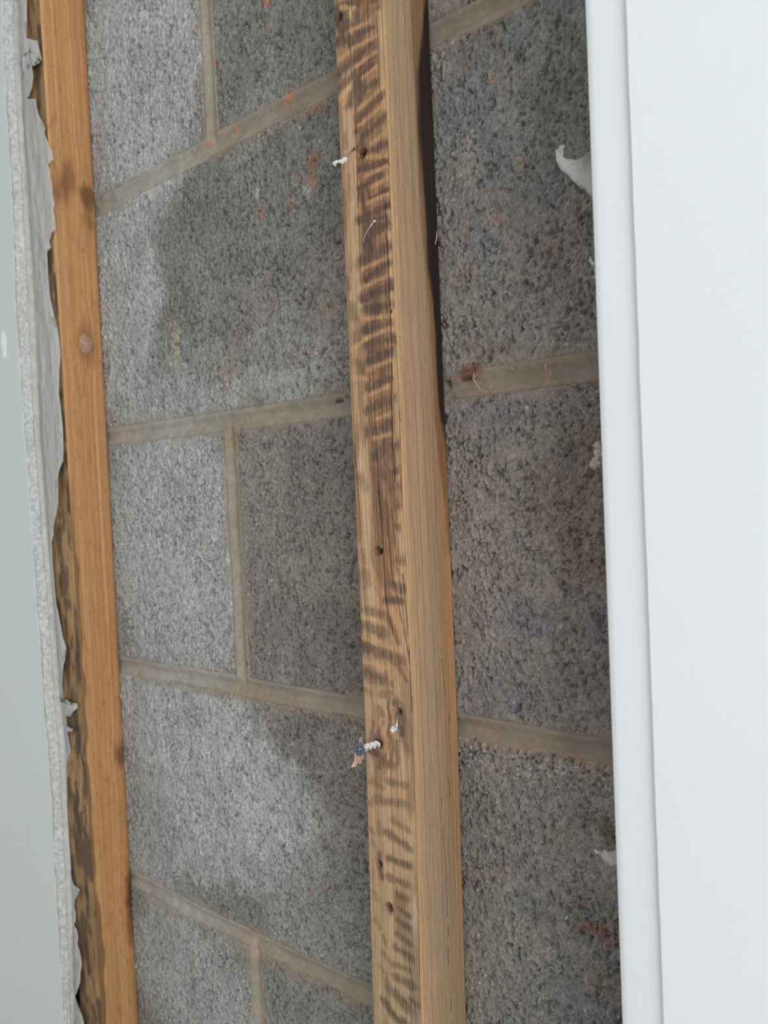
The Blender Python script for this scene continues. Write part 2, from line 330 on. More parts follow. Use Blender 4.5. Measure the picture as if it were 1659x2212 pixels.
def make_wall():
    xs = np.unique(np.round(np.concatenate([np.arange(-2.2, XV0, .03), np.arange(XV0, XV1, .0016), np.arange(XV1, 1.35, .03)]), 5))
    zs = np.unique(np.round(np.concatenate([np.arange(FLOOR, -.56, .03), np.arange(-.56, .5, .0024), np.arange(.5, CEIL, .03), [CEIL]]), 5))
    X, Z = np.meshgrid(xs, zs)
    depth = np.full(X.shape, .012)
    dj = np.full(X.shape, 1.)
    for k in range(-4, 9): dj = np.minimum(dj, np.abs(Z-joint_z(k, X)))
    for c in range(-3, 9):
        zt = joint_z(c-1, X); zb = joint_z(c, X); inc = (Z > zb-.004) & (Z < zt+.004)
        p0 = PERP[c % 2]+perp_shift(c); xm = (X-p0+.225) % .45-.225
        dj = np.where(inc, np.minimum(dj, np.abs(xm)), dj)
    tool = sm(0, .0075, dj)
    n = fbm(X*110, Z*110, 201, 4)-.5
    y = .0044-.0032*tool+.0014*n-.0012*(fbm(X*30, Z*60, 203, 3)-.5)
    for px_, pz_, rx, ry, c, s in SPOTS_W:
        if c is C_DK: k = pxsize((px_, 0, pz_)); y = y+.004*(1-sm(.5, 1.1, np.hypot((X-px_)*k*.7/rx, (Z-pz_)*k/ry)))
    y = np.where(dj > .0095, .006, y)
    col = np.ones(X.shape+(3,))*lin(152, 142, 128)
    col = mix(col, lin(172, 170, 162), .5*(1-sm(-.62, -.50, X)))
    col = mix(col, lin(142, 127, 115), .8*sm(-.42, -.33, X))
    col *= (1+.3*(fbm(X*25, Z*40, 211, 3)-.5)+.3*n)[..., None]
    for x, z, rx, ry, c, s in SPOTS_W:
        k = pxsize((x, 0, z)); d = np.hypot((X+n*.004-x)*k*.65/rx, (Z+n*.004-z)*k/ry); col = mix(col, c, s*(1-sm(.6, 1.15, d)))
    for a, b, wd, s in SMEAR_W: col = mix(col, lin(160, 134, 116), .6*s*(1-sm(.3, 1.2, seg_dist(X+n*.008, Z+n*.008, a, b)/wd)))
    V3 = np.stack([X, y, Z], -1).reshape(-1, 3); nr, nc = X.shape; C3 = col.reshape(-1, 3)
    q = [grid_quads(nr, nc)]
    loop = np.concatenate([np.arange(nc), np.arange(1, nr)*nc+nc-1, (nr-1)*nc+np.arange(nc-2, -1, -1), np.arange(nr-2, 0, -1)*nc])
    back = V3[loop].copy(); back[:, 1] = .10; n0 = len(V3); m = len(loop); i = np.arange(m)
    V3 = np.concatenate([V3, back, [[-2.2, .1, FLOOR], [1.35, .1, FLOOR], [1.35, .1, CEIL], [-2.2, .1, CEIL]]]); C3 = np.concatenate([C3, C3[loop], np.ones((4, 3))*.3])
    q.append(np.stack([loop[i], n0+i, n0+(i+1) % m, loop[(i+1) % m]], -1)); q.append(np.array([[n0+m, n0+m+3, n0+m+2, n0+m+1]]))
    wall = tag(np_mesh('wall_back', V3, np.concatenate(q), M_MORTAR, None, C3), kind='structure')
    for c in range(-2, 9):
        p0 = PERP[c % 2]+perp_shift(c)
        for k in range(-3, 3):
            a = p0+k*.45+JW; b = p0+(k+1)*.45-JW
            a, b = max(a, -2.19), min(b, 1.34)
            if b-a < .05: continue
            if Z0-(c-3)*DZ > CEIL+.01 or Z0-(c-2)*DZ < FLOOR-.01: continue
            make_block(c, a, b, wall, .00098)
    return wall
wall = make_wall()

def slab(name, x0, x1, y0, y1, z0, z1, mat):
    bm = bmesh.new(); bmesh.ops.create_cube(bm, size=1)
    for v in bm.verts: v.co = ((x0+x1)/2+v.co.x*(x1-x0), (y0+y1)/2+v.co.y*(y1-y0), (z0+z1)/2+v.co.z*(z1-z0))
    return tag(bm_obj(name, bm, mat), kind='structure')
slab('floor', -2.2, 1.35, -2.6, .1, FLOOR-.05, FLOOR, M_FLOOR)
slab('ceiling', -2.2, 1.35, -2.6, .1, CEIL, CEIL+.05, M_CEIL)

# ---------------------------------------------------------------- battens
def edge_line(pts, n):
    h = np.array([hit(x, y, n) for x, y in pts]); return np.polyfit(h[:, 2], h[:, 0], 1)
def make_batten(name, el, er, eb, lift, paint_front, paint_side, holes, zr, dz, ds, parent_label, cat, group, knots=()):
    """el, er: lines X(z) of the front left and right arrises; eb: line of the back right arris; lift(z): gap behind"""
    zd = np.arange(zr[0], zr[1], dz)
    zs = np.concatenate([np.arange(FLOOR, zr[0]-.001, .03), zd, np.arange(zr[1], CEIL-.02, .03), [CEIL-.0005]]); zs[0] = FLOOR+.0005
    W = .0415; nf = int(W/ds); nsd = int(T/ds)
    r = .0016
    # perimeter: parameter lists (kind, a) with a across the face
    prm = [('f', a) for a in np.linspace(r/W, 1-r/W, nf)]
    prm = [('f', 0.0), ('f', .35*r/W)]+prm+[('f', 1-.35*r/W), ('c', 0), ('s', .35*r/T)]+[('s', a) for a in np.linspace(r/T, 1-r/T, nsd)]+[('s', 1.0)]+[('b', 0), ('b', 1)]
    rows = zs[:, None]; K = len(prm)
    xl = np.polyval(el, zs); xr = np.polyval(er, zs); xb = np.polyval(eb, zs); lf = lift(zs)
    P = np.zeros((len(zs), K, 3)); C = np.zeros((len(zs), K, 3))
    kinds = np.array([k for k, a in prm]); A = np.array([a for k, a in prm])
    rz = .0009*(vn(zs*40, zs*0, 5)-.5)
    for j, (k, a) in enumerate(prm):
        if k == 'f':
            x = xl+(xr-xl)*a; inset = max(0, r-a*W) if a < .5 else max(0, r-(1-a)*W)
            n = T+lf-inset*.55
        elif k == 'c': x = xr-.3*r+0*zs; n = T+lf-.3*r
        elif k == 's':
            x = xr+(xb-xr)*a; inset = max(0, r-a*T) if a < .5 else max(0, r-(1-a)*T)
            x = x-inset*.55; n = T+lf-(T)*a
        else:
            x = (xb if a == 0 else xl)+(-.0012 if a == 0 else 0)+0*zs; n = lf-.0004+0*zs
        P[:, j, 0] = x; P[:, j, 1] = -n; P[:, j, 2] = zs
    fm = np.isin(kinds, ['f', 'c']); sm_ = kinds == 's'
    Xf = P[:, fm, 0]; Zf = P[:, fm, 2]; Sf = (Xf-xl[:, None])            # distance from the left arris
    cf, hf = paint_front(Xf, Zf, Sf)
    for (hx, hz, rx, rzz, dep) in holes:
        nn = fbm(Xf*900, Zf*900, 17, 3)-.5
        d = np.hypot((Xf-hx)/rx, (Zf-hz)/rzz)+.55*nn; m = 1-sm(.78, 1.05, d); hf = hf-dep*m
        cf = mix(cf, lin(70, 48, 36), .75*m); cf = mix(cf, lin(92, 64, 48), .35*(1-sm(1., 1.9, d))*(1-m))
    C[:, fm] = cf; P[:, fm, 1] -= hf*np.where(A[fm] == 0, .3, 1)[None, :]
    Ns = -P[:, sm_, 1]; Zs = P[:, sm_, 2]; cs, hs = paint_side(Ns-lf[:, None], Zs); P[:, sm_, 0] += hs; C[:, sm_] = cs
    C[:, kinds == 'b'] = lin(110, 80, 55)
    nr = len(zs); V3 = P.reshape(-1, 3); C3 = C.reshape(-1, 3)
    q = [grid_quads(nr, K, wrap=True)]
    # end caps as strips of quads between mirrored perimeter vertices
    for base in (0, (nr-1)*K):
        a = np.arange(K//2-1); q.append(np.stack([base+a, base+a+1, base+K-2-a, base+K-1-a], -1))
    return tag(np_mesh(name, V3, np.concatenate(q)[:, ::-1], None or (M_WOOD_F), None, C3), parent_label, cat, group)

mid_fl = edge_line([(720, 0), (745, 600), (771, 1200), (797, 1800), (815, 2212)], T)
mid_fr = edge_line([(823, 0), (852, 600), (877, 1200), (904, 1800), (917, 2212)], T)
mid_br = edge_line([(926, 0), (948, 600), (975, 1200), (1000, 1800), (1014, 2212)], .001)
left_fr = edge_line([(86, 0), (120, 600), (160, 1200), (193, 1800), (218, 2150)], T)
left_br = edge_line([(180, 0), (215, 600), (248, 1200), (277, 1800), (299, 2212)], 0)
left_fl = left_fr-np.array([0, .0415])

DARK = [(735, 15, 775, 5, 12, .9), (735, 38, 745, 60, 13, 1.), (752, 62, 770, 55, 9, .8), (770, 75, 807, 59, 6, 1), (737, 84, 759, 90, 12, .9), (770, 127, 800, 95, 8, 1), (732, 158, 755, 136, 12, .8), (736, 185, 759, 167, 10, .7),
        (779, 145, 807, 120, 7, 1), (770, 172, 802, 140, 8, 1), (784, 194, 807, 179, 10, 1), (755, 226, 770, 176, 10, .8), (777, 255, 820, 208, 9, 1), (770, 282, 782, 244, 7, .9), (797, 285, 827, 255, 11, 1), (777, 316, 788, 282, 9, .9),
        (802, 325, 829, 312, 9, 1), (777, 366, 834, 348, 9, 1), (777, 407, 816, 380, 10, 1), (797, 429, 834, 411, 6, 1), (779, 418, 782, 436, 9, .9), (775, 475, 836, 443, 10, 1), (790, 30, 812, 18, 7, .7), (795, 5, 815, 0, 6, .8),
        (779, 475, 829, 470, 10, .9), (807, 497, 829, 487, 14, 1.1), (789, 520, 800, 538, 11, 1), (782, 562, 834, 535, 14, .9), (789, 604, 837, 569, 10, 1), (787, 644, 839, 619, 12, 1), (789, 669, 839, 660, 11, 1),
        (789, 713, 839, 699, 10, .9), (797, 743, 844, 731, 11, .9), (797, 781, 839, 761, 12, 1), (772, 783, 780, 800, 9, .5), (799, 838, 839, 818, 10, .9), (802, 885, 839, 863, 13, .9), (804, 935, 839, 917, 14, .9), (809, 980, 847, 962, 12, .85),
        (750, 600, 752, 624, 6, .4), (762, 661, 765, 686, 9, .5), (767, 723, 768, 735, 9, .5), (756, 560, 757, 585, 5, .3), (745, 290, 748, 320, 5, .35), (752, 380, 756, 430, 6, .3),
        (812, 987, 839, 965, 12, .9), (829, 1032, 852, 1017, 10, .8), (837, 1062, 857, 1049, 12, .7), (819, 1049, 824, 1124, 5, .9), (849, 1089, 855, 1095, 9, .7), (854, 1134, 856, 1140, 8, .7), (777, 1032, 795, 1054, 10, .4),
        (859, 1208, 862, 1212, 9, .7), (844, 1261, 867, 1273, 10, .75), (834, 1298, 859, 1298, 9, .9), (787, 1241, 790, 1250, 12, .45), (787, 1318, 827, 1328, 9, .6), (790, 1353, 824, 1368, 11, .7), (839, 1338, 859, 1388, 7, .7),
        (790, 1397, 859, 1427, 11, .75), (792, 1455, 827, 1467, 11, .75), (862, 1440, 876, 1470, 5, .6), (799, 1470, 842, 1478, 7, .5), (819, 1502, 842, 1495, 7, .5), (820, 1530, 826, 1545, 5, .5), (857, 1520, 864, 1560, 10, .75), (866, 1572, 868, 1585, 8, .9),
        (806, 1590, 826, 1598, 7, .6), (801, 1620, 812, 1628, 7, 1), (822, 1634, 828, 1640, 7, .7), (835, 1649, 848, 1653, 10, .65), (815, 1655, 822, 1650, 6, .5), (870, 1598, 880, 1620, 6, .4), (837, 1687, 878, 1696, 7, .6), (808, 1685, 812, 1690, 6, .4),
        (815, 1726, 878, 1737, 8, .55), (851, 1771, 885, 1794, 6, .5), (837, 1796, 887, 1832, 7, .7), (842, 1852, 887, 1870, 7, .8), (822, 1840, 828, 1895, 5, .8), (844, 1893, 882, 1909, 7, .7), (869, 1936, 885, 1943, 5, .6), (820, 1775, 822, 1800, 5, .35),
        (864, 1930, 887, 1940, 6, .5), (866, 1960, 890, 1977, 5, .6), (864, 1986, 887, 2001, 6, .65), (864, 2014, 890, 2035, 6, .65), (834, 2018, 838, 2035, 4, .5), (861, 2044, 896, 2066, 7, .7), (834, 2055, 853, 2079, 6, .5), (861, 2079, 887, 2090, 6, .6),
        (864, 2107, 898, 2124, 8, .65), (840, 2110, 842, 2130, 4, .5), (849, 2131, 888, 2172, 10, .75), (896, 2154, 909, 2165, 6, .6), (838, 2157, 864, 2195, 7, .8), (879, 2200, 885, 2212, 8, .8)]
for q in [(826, 1596, 836, 1612), (836, 1612, 833, 1632), (833, 1632, 820, 1646), (846, 1590, 849, 1612), (849, 1612, 846, 1642), (855, 1526, 851, 1550), (851, 1550, 857, 1575), (870, 1535, 873, 1560), (873, 1560, 867, 1592), (842, 1503, 837, 1530),
          (837, 1530, 845, 1562), (845, 1562, 836, 1588), (806, 1560, 800, 1600), (800, 1600, 808, 1640), (858, 1600, 860, 1650), (828, 1560, 816, 1585)]: DARK.append((*q, 3., .6))
for q in [(800, 1690, 830, 1700), (800, 1735, 815, 1728), (802, 1790, 812, 1800), (808, 1815, 815, 1830), (812, 1925, 820, 1940), (826, 2080, 838, 2100), (818, 1985, 824, 2000), (785, 1270, 800, 1262), (783, 1190, 788, 1215), (790, 1490, 800, 1500)]: DARK.append((*q, 5., .38))
def to_face(lst, n):
    out = []
    for a, b, c, d, w, s in lst:
        p = hit(a, b, n); q = hit(c, d, n); k = pxsize((p+q)/2); out.append((p[[0, 2]], q[[0, 2]], w/k, s))
    return out
DARK_W = to_face(DARK, T)
def stroke_mask(X, Z, lst, kx=1., soft=(.55, 1.25), amp=.7, seed=300):
    """kx stretches across, since the face is seen aslant"""
    m = np.zeros(X.shape); n = (fbm(X*260, Z*110, seed, 4)-.5)+.5*(fbm(X*1200, Z*500, seed+9, 3)-.5)
    for a, b, wd, s in lst:
        zmin, zmax = min(a[1], b[1])-wd*2.2, max(a[1], b[1])+wd*2.2
        rws = np.where((Z[:, 0] > zmin) & (Z[:, 0] < zmax))[0]
        if not len(rws): continue
        sl = slice(rws[0], rws[-1]+1); d = seg_dist(X[sl]*kx, Z[sl], a*np.array([kx, 1]), b*np.array([kx, 1]))/wd+amp*n[sl]
        m[sl] = np.maximum(m[sl], s*(1-sm(soft[0], soft[1], d)))
    return m
def gpx(x, y, n): return hit(x, y, n)[2]
def front_mid(X, Z, Sd):
    base = np.ones(X.shape+(3,))*lin(186, 150, 116)
    warp = .0016*np.sin(Z*14+1)+.0012*(vn(Z*9, Z*0, 401)-.5)*2
    # long grain lines that drift to the right arris on the way down
    gcoord = Sd-.006*sm(.25, -.30, Z)*1+warp
    ring = fbm(gcoord*430, Z*2.2, 410, 3); ring2 = fbm(gcoord*1500, Z*4, 411, 2)
    zone = sm(.012, .017, Sd+.001*np.sin(Z*40))                   # darker heart side of the upper half
    up = sm(-.16, -.05, Z)
    base = mix(base, lin(204, 148, 100), .75*zone*up)
    base = mix(base, lin(150, 112, 80), .55*sm(.5, .7, ring))
    base = mix(base, lin(203, 172, 136), .5*sm(.52, .72, 1-ring)*(1-.5*zone))
    late = sm(.40, .50, Sd*0+np.abs(((gcoord*520) % 1)-.5)*1.0)*zone*(1-sm(.038, .040, Sd))
    base = mix(base, lin(104, 62, 36), .8*late*up)
    # pale sapwood strip beside the right arris
    edge = sm(.0345, .038, Sd)*(.6+.4*vn(Z*60, Z*0, 420))
    base = mix(base, lin(186, 158, 124), .75*edge)
    low = sm(-.22, -.32, Z); base = mix(base, lin(170, 150, 116), .5*low); base = mix(base, lin(176, 170, 148), .55*low*sm(.030, .034, Sd)*(1-sm(.0385, .0405, Sd)))
    blot = fbm(X*110, Z*22, 430, 4); base = mix(base, lin(128, 90, 66), .55*sm(.50, .68, blot))
    dk = stroke_mask(X, Z, [(a, b, w_*(1.32 if a[1] > -.1 else 1.5), s_) for a, b, w_, s_ in DARK_W], .78, (.25, 1.35), .9)
    zb = sm(.0125, .0165, Sd+.0008*np.sin(Z*60))*(1-sm(.0345, .0375, Sd))*sm(-.10, .02, Z)
    dk = np.maximum(dk, .64*zb*(.55+.9*fbm(X*120, Z*60, 437, 3)))
    dk = np.clip(dk*(.70+.62*ring2)*(.8+.4*fbm(X*420, Z*260, 439, 3)), 0, 1)
    dcol = mix(np.ones(X.shape+(3,))*lin(92, 68, 56), lin(70, 62, 60), sm(.4, .65, fbm(X*300, Z*200, 433, 3)))
    out = mix(base, dcol, .88*dk)
    for a, b, wd, st in LIGHT_W: 
        sl = seg_dist(X*.78, Z, a*np.array([.78, 1]), b*np.array([.78, 1]))/wd+.9*(fbm(X*300, Z*90, 445, 3)-.5)
        out = mix(out, lin(206, 158, 112), .62*(1-sm(.2, 1.4, sl))*(1-.7*late*up))
    # long check line at the right of the dark zone
    for pts, wd, s in CHECKS:
        for (a, b) in zip(pts[:-1], pts[1:]): out = mix(out, lin(58, 38, 28), s*(1-sm(.4, 1.2, seg_dist(X, Z, a, b)/wd)))
    out *= (1+.22*(ring2-.5)+.1*(fbm(X*30, Z*9, 435, 3)-.5))[..., None]
    h = -.0003*dk-.00025*sm(.5, .7, ring2)+.0004*(fbm(X*160, Z*25, 440, 3)-.5)-.0004*dk*(fbm(X*700, Z*400, 441, 2)-.3)
    for pts, wd, s in CHECKS:
        for (a, b) in zip(pts[:-1], pts[1:]): h = h-.0007*s*(1-sm(.3, 1.1, seg_dist(X, Z, a, b)/wd))
    return out, h
def poly_w(pts, n): return [hit(x, y, n)[[0, 2]] for x, y in pts]
LIGHT = [(755, 66, 797, 47), (764, 104, 816, 75), (766, 145, 811, 113), (723, 136, 752, 115), (727, 221, 755, 188), (784, 167, 811, 145), (775, 235, 825, 190), (775, 271, 825, 228), (802, 310, 829, 289), (793, 339, 836, 337),
         (788, 380, 836, 359), (802, 405, 838, 384), (793, 438, 840, 418), (782, 582, 839, 554), (782, 621, 844, 592), (787, 689, 849, 681), (789, 731, 844, 709), (757, 758, 789, 733), (797, 798, 844, 778), (757, 815, 789, 818),
         (799, 853, 842, 833), (807, 947, 847, 937), (812, 905, 845, 893), (735, 15, 765, 18), (777, 1330, 830, 1345), (783, 1378, 845, 1400), (786, 1428, 835, 1442), (852, 1530, 850, 1590), (822, 1560, 838, 1625)]
LIGHT_W = to_face([(*l, 5.6, 1) for l in LIGHT], T)
CHECKS = [(poly_w([(831, 440), (837, 560), (843, 680), (846, 760), (844, 860), (847, 960), (853, 1040)], T), .0005, .9),
          (poly_w([(764, 250), (770, 360), (773, 470), (778, 600)], T), .0005, .5),
          (poly_w([(764, 960), (772, 1040), (776, 1100)], T), .0005, .6),
          (poly_w([(815, 1060), (824, 1130), (832, 1290), (848, 1370)], T), .0006, .6),
          (poly_w([(835, 1120), (846, 1240), (870, 1350), (884, 1430), (890, 1540)], T), .0005, .6),
          (poly_w([(869, 1240), (880, 1370), (886, 1440)], T), .0005, .7),
          (poly_w([(845, 1100), (858, 1230), (876, 1360), (886, 1470)], T), .0004, .5),
          (poly_w([(888, 2060), (905, 2180), (908, 2212)], T), .0004, .5)]
XB = float(np.polyval(mid_br, 0)); XLB = float(np.polyval(left_br, 0))
def side_pt(x, y, line):
    X = np.polyval(line, 0)
    for _ in range(4): p = hitX(x, y, X); X = np.polyval(line, p[2])
    return np.array([-p[1], p[2]])                                  # (n, z)
CHAR = [side_pt(x, y, mid_br) for x, y in [(922, -60), (918, 0), (913, 75), (904, 158), (906, 226), (908, 294), (915, 384), (921, 450), (926, 574), (936, 649), (942, 723), (944, 798), (949, 873), (960, 947), (968, 1010), (975, 1060)]]
BROWN = [side_pt(x, y, mid_br) for x, y in [(890, -60), (889, 0), (891, 100), (898, 200), (902, 300), (908, 400), (915, 500), (923, 600), (931, 700), (936, 800), (940, 900), (950, 1000), (962, 1100), (970, 1200)]]
CRK = [[side_pt(x, y, mid_br) for x, y in p] for p in ([(960, 1723), (964, 1778), (966, 1821), (971, 1868), (973, 1916), (975, 1958), (977, 1990), (980, 2080)], [(973, 1540), (975, 1600)], [(974, 1680), (976, 1700), (978, 1722)], [(955, 1400), (962, 1460), (966, 1500)], [(984, 2150), (988, 2212)])]
def side_mid(n, Z):
    t = np.clip(1-n/T, 0, 1)                                        # 0 at the front arris, 1 at the wall
    g = fbm(t*26+.6*np.sin(Z*5), Z*1.8, 501, 3); g2 = fbm(t*95, Z*5, 503, 3)
    out = np.ones(n.shape+(3,))*lin(168, 137, 109)
    out = mix(out, lin(188, 146, 104), .8*(1-sm(0, .2, t)))
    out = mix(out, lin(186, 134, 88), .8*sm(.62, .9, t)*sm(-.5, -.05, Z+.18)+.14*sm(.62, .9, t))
    out = mix(out, lin(150, 138, 112), .6*sm(.15, .45, Z)*(1-sm(.55, .75, t)))
    out = mix(out, lin(190, 154, 116), .3*sm(.5, .7, g)); out = mix(out, lin(146, 118, 90), .3*sm(.52, .72, 1-g))
    out = mix(out, lin(138, 106, 78), .32*sm(.5, .66, g2))
    out = mix(out, lin(150, 134, 110), .5*sm(-.10, -.35, Z)*sm(.3, .6, t)*(1-sm(.92, .98, t)))
    zz = [p[1] for p in CHAR][::-1]; nn = [p[0] for p in CHAR][::-1]
    lim = np.interp(Z, zz, nn, left=-.01); wob = .0020*(fbm(Z*30, t*40, 507, 4)-.5)
    ch = (1-sm(-.0022, .0018, n-lim+wob))*(Z > -.04)
    zz2 = [p[1] for p in BROWN][::-1]; nn2 = [p[0] for p in BROWN][::-1]; lim2 = np.interp(Z, zz2, nn2, left=-.01)
    br = (1-sm(-.002, .0015, n-lim2+wob))*sm(-.16, 0, Z)
    out = mix(out, lin(104, 70, 46), .7*br*(.6+.5*g2)); out = mix(out, lin(38, 27, 26), np.clip(ch*(.78+.5*g2), 0, 1))
    h = .00035*(g-.5)-.0002*sm(.5, .7, g2)
    for pts in CRK:
        for a, b in zip(pts[:-1], pts[1:]):
            d = seg_dist(n+.0009*(vn(Z*420, n*0, 511)-.5), Z, a, b); gap = vn(Z*160, n*0, 513) > .3
            m = (1-sm(.2, 1.1, d/.00045))*gap; out = mix(out, lin(42, 28, 24), .9*m); h = h-.0008*m
    out *= (1+.14*(fbm(t*180, Z*6, 515, 2)-.5))[..., None]
    return out, h
def hole(x, y, rx, ry, dep, n=T):
    p = hit(x, y, n); k = pxsize(p); return (p[0], p[2], rx/k/.76, ry/k, dep)
holes_mid = [hole(733, 36, 5, 9, .007), hole(782, 331, 9, 10, .011), hole(817, 1190, 8, 8, .011), hole(845, 1958, 8, 11, .007), hole(824, 1865, 4, 8, .003), hole(844, 674, 3, 3, .004), hole(763, 322, 3, 3, .003), hole(862, 1537, 6, 6, .003), hole(818, 1606, 9, 9, .0025)]
def lift_mid(z): return .0045*sm(-.12, -.42, z)+.0002
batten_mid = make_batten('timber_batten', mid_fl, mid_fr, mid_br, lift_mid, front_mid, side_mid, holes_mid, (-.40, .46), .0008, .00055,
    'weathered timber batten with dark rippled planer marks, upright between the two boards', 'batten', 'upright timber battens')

KNOT_L = side_pt(186, 745, left_br)
KN = [(side_pt(150, 385, left_br), .008, .020, .55), (side_pt(190, 425, left_br), .010, .014, .75), (side_pt(130, 410, left_br), .010, .02, .5), (side_pt(262, 1628, left_br), .010, .016, .7), (side_pt(285, 1925, left_br), .009, .030, .95), (side_pt(282, 1990, left_br), .007, .03, .6), (side_pt(192, 470, left_br), .005, .02, .5)]
def side_left(n, Z):
    t = np.clip(1-n/T, 0, 1)
    defl = 0
    for p, rn, rzz, s in KN: defl = defl+.45*s*np.exp(-((Z-p[1])/(rzz*1.6))**2-((n-p[0])/(rn*2.2))**2)*np.sign(n-p[0])
    pk = np.exp(-((Z-KNOT_L[1])/.03)**2-((n-KNOT_L[0])/.02)**2); defl = defl+.4*pk*np.sign(n-KNOT_L[0])
    g = fbm(t*22+defl*5+.3*np.sin(Z*6), Z*1.6, 601, 3); g2 = fbm(t*70+defl*14, Z*3, 603, 3)
    out = np.ones(n.shape+(3,))*lin(192, 142, 92)
    out = mix(out, lin(204, 158, 112), .6*sm(.5, .7, g)); out = mix(out, lin(168, 118, 76), .5*sm(.5, .72, 1-g)); out = mix(out, lin(160, 112, 74), .4*sm(.5, .66, g2))
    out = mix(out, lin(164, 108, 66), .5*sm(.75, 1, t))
    for p, rn, rzz, s in KN:
        d = np.hypot((n-p[0])/rn, (Z-p[1])/rzz)+.5*(fbm(n*300, Z*120, 611, 3)-.5); out = mix(out, lin(92, 54, 34), s*(1-sm(.35, 1.2, d)))
    out = mix(out, lin(120, 78, 50), .5*(1-sm(.5, 1.3, np.hypot((n-KNOT_L[0])/.011, (Z-KNOT_L[1])/.022))))
    sp = sm(.68, .76, fbm(n*200, Z*120, 613, 3)); out = mix(out, lin(130, 86, 54), .25*sp)
    # darker stained wane where the front arris was torn
    lim = .0405+.004*(vn(Z*45, n*0, 617)-.5)+.004*sm(-.05, -.3, Z)*(vn(Z*22, n*0, 619)-.6)
    out = mix(out, lin(112, 84, 56), .8*sm(-.0005, .0008, n-lim)*sm(.05, -.05, Z))
    return out, .0004*(g-.5)
def front_left(X, Z, Sd):
    b = fbm(X*90, Z*26, 701, 4); b2 = fbm(X*60+4, Z*14, 703, 4)
    out = np.ones(X.shape+(3,))*lin(146, 114, 76)
    out = mix(out, lin(176, 138, 92), .7*sm(.5, .65, b2)); out = mix(out, lin(84, 62, 46), .85*sm(.46, .62, b)); out = mix(out, lin(60, 50, 44), .7*sm(.6, .7, fbm(X*130, Z*50, 705, 4)))
    out = mix(out, lin(96, 96, 90), .3*sm(.45, .7, Z))
    return out, .0006*(b2-.5)
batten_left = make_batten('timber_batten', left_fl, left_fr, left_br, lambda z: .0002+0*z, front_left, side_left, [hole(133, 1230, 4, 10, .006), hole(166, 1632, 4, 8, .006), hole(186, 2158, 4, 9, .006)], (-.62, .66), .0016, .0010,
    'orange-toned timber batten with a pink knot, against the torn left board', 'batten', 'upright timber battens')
bm = bmesh.new(); bmesh.ops.create_icosphere(bm, subdivisions=3, radius=1)
rk = random.Random(5)
for v in bm.verts:
    nzz = .82+.3*float(vn(v.co.x*2.2+5, v.co.y*2.2+v.co.z*3, 3)); v.co = Vector((v.co.x*.0035*nzz, v.co.y*.0085*nzz, v.co.z*.0105*nzz))
kn = bm_obj('knot', bm, M_KNOT, batten_left, True); kn.location = (np.polyval(left_br, KNOT_L[1])-.0002, -KNOT_L[0]-.001, KNOT_L[1]); kn['label'] = 'pale pink knot standing proud'

# ---------------------------------------------------------------- plasterboards
NF = T+TB+.0006                                      # front face of the boards, metres off the wall
LB_BACK = [(38, 0), (42, 160), (50, 298), (60, 447), (66, 550), (78, 800), (84, 950), (89, 1000), (100, 1163), (111, 1271), (119, 1380), (127, 1515), (138, 1614), (141, 1711), (151, 1877), (155, 2043), (160, 2212)]
LB_FRONT = [(4, 0), (7, 124), (12, 224), (22, 373), (29, 522), (32, 650), (40, 760), (50, 923), (58, 1000), (65, 1100), (70, 1190), (78, 1310), (87, 1407), (92, 1515), (101, 1600), (111, 1738), (115, 1849), (122, 1960), (130, 2098), (135, 2212)]
def prof(pts, n, flat=True):
    h = np.array([hit(x, y, n) for x, y in pts]); o = np.argsort(h[:, 2]); z = h[o, 2]; x = h[o, 0]
    sl = np.polyfit(z, x, 1)
    return lambda Z: np.where((Z >= z[0]) & (Z <= z[-1]), np.interp(Z, z, x), np.polyval(sl, Z))
lbb = prof(LB_BACK, T+.0016); lbf = prof(LB_FRONT, NF)
def edge_sheet(name, edge_fn, x_far, n0, n1, mat, parent, rough=.0, dz=.004, seed=0, zr=(-.70, .72), lay=1, side=1, smooth=False):
    """a board layer from n0 to n1 whose free edge follows edge_fn(z, n)"""
    zs = np.concatenate([[FLOOR+.001], np.arange(zr[0], zr[1], dz), [CEIL-.001]]); ns = np.linspace(n0, n1, lay+1)
    rows = []
    for n in ns:
        e = edge_fn(zs, n)+rough*(fbm(zs*160, zs*0+n*700, seed, 4)-.5); rows.append(np.stack([e, -n+0*zs, zs], -1))
    far0 = np.stack([x_far+0*zs, -n1+0*zs, zs], -1); far1 = np.stack([x_far+0*zs, -n0+0*zs, zs], -1)
    P = np.stack(rows+[far0, far1], 1); K = P.shape[1]; nr = len(zs)
    q = [grid_quads(nr, K, wrap=True)]
    V3 = P.reshape(-1, 3)
    caps = []
    for base in (0, (nr-1)*K):
        for a in range((K-1)//2):
            if K-2-a > a+1: caps.append([base+a, base+a+1, base+K-2-a, base+K-1-a])
    Q = np.concatenate([q[0], np.array(caps)])
    o = np_mesh(name, V3, Q, mat, parent, None, smooth)
    bm = bmesh.new(); bm.from_mesh(o.data); bmesh.ops.recalc_face_normals(bm, faces=bm.faces[:]); bm.to_mesh(o.data); bm.free(); return o
XL_FAR = -2.19
boardL = edge_sheet('plasterboard', lambda z, n: lbf(z)+(lbb(z)-lbf(z))*(NF-.0012-n)/(TB-.0024)+.0002, XL_FAR, T+.0050, NF-.0010, M_GYPSUM, None, .0022, .0022, 801, lay=8, smooth=True)
tag(boardL, 'left plasterboard, painted pale grey-green, with a rough snapped edge', 'plasterboard', 'plasterboard sheets')
fp = edge_sheet('face_paper', lambda z, n: lbf(z)+.0000, XL_FAR, NF-.0010, NF, M_PAINT_L, boardL, .0010, .003, 805); fp['label'] = 'pale grey-green painted face'
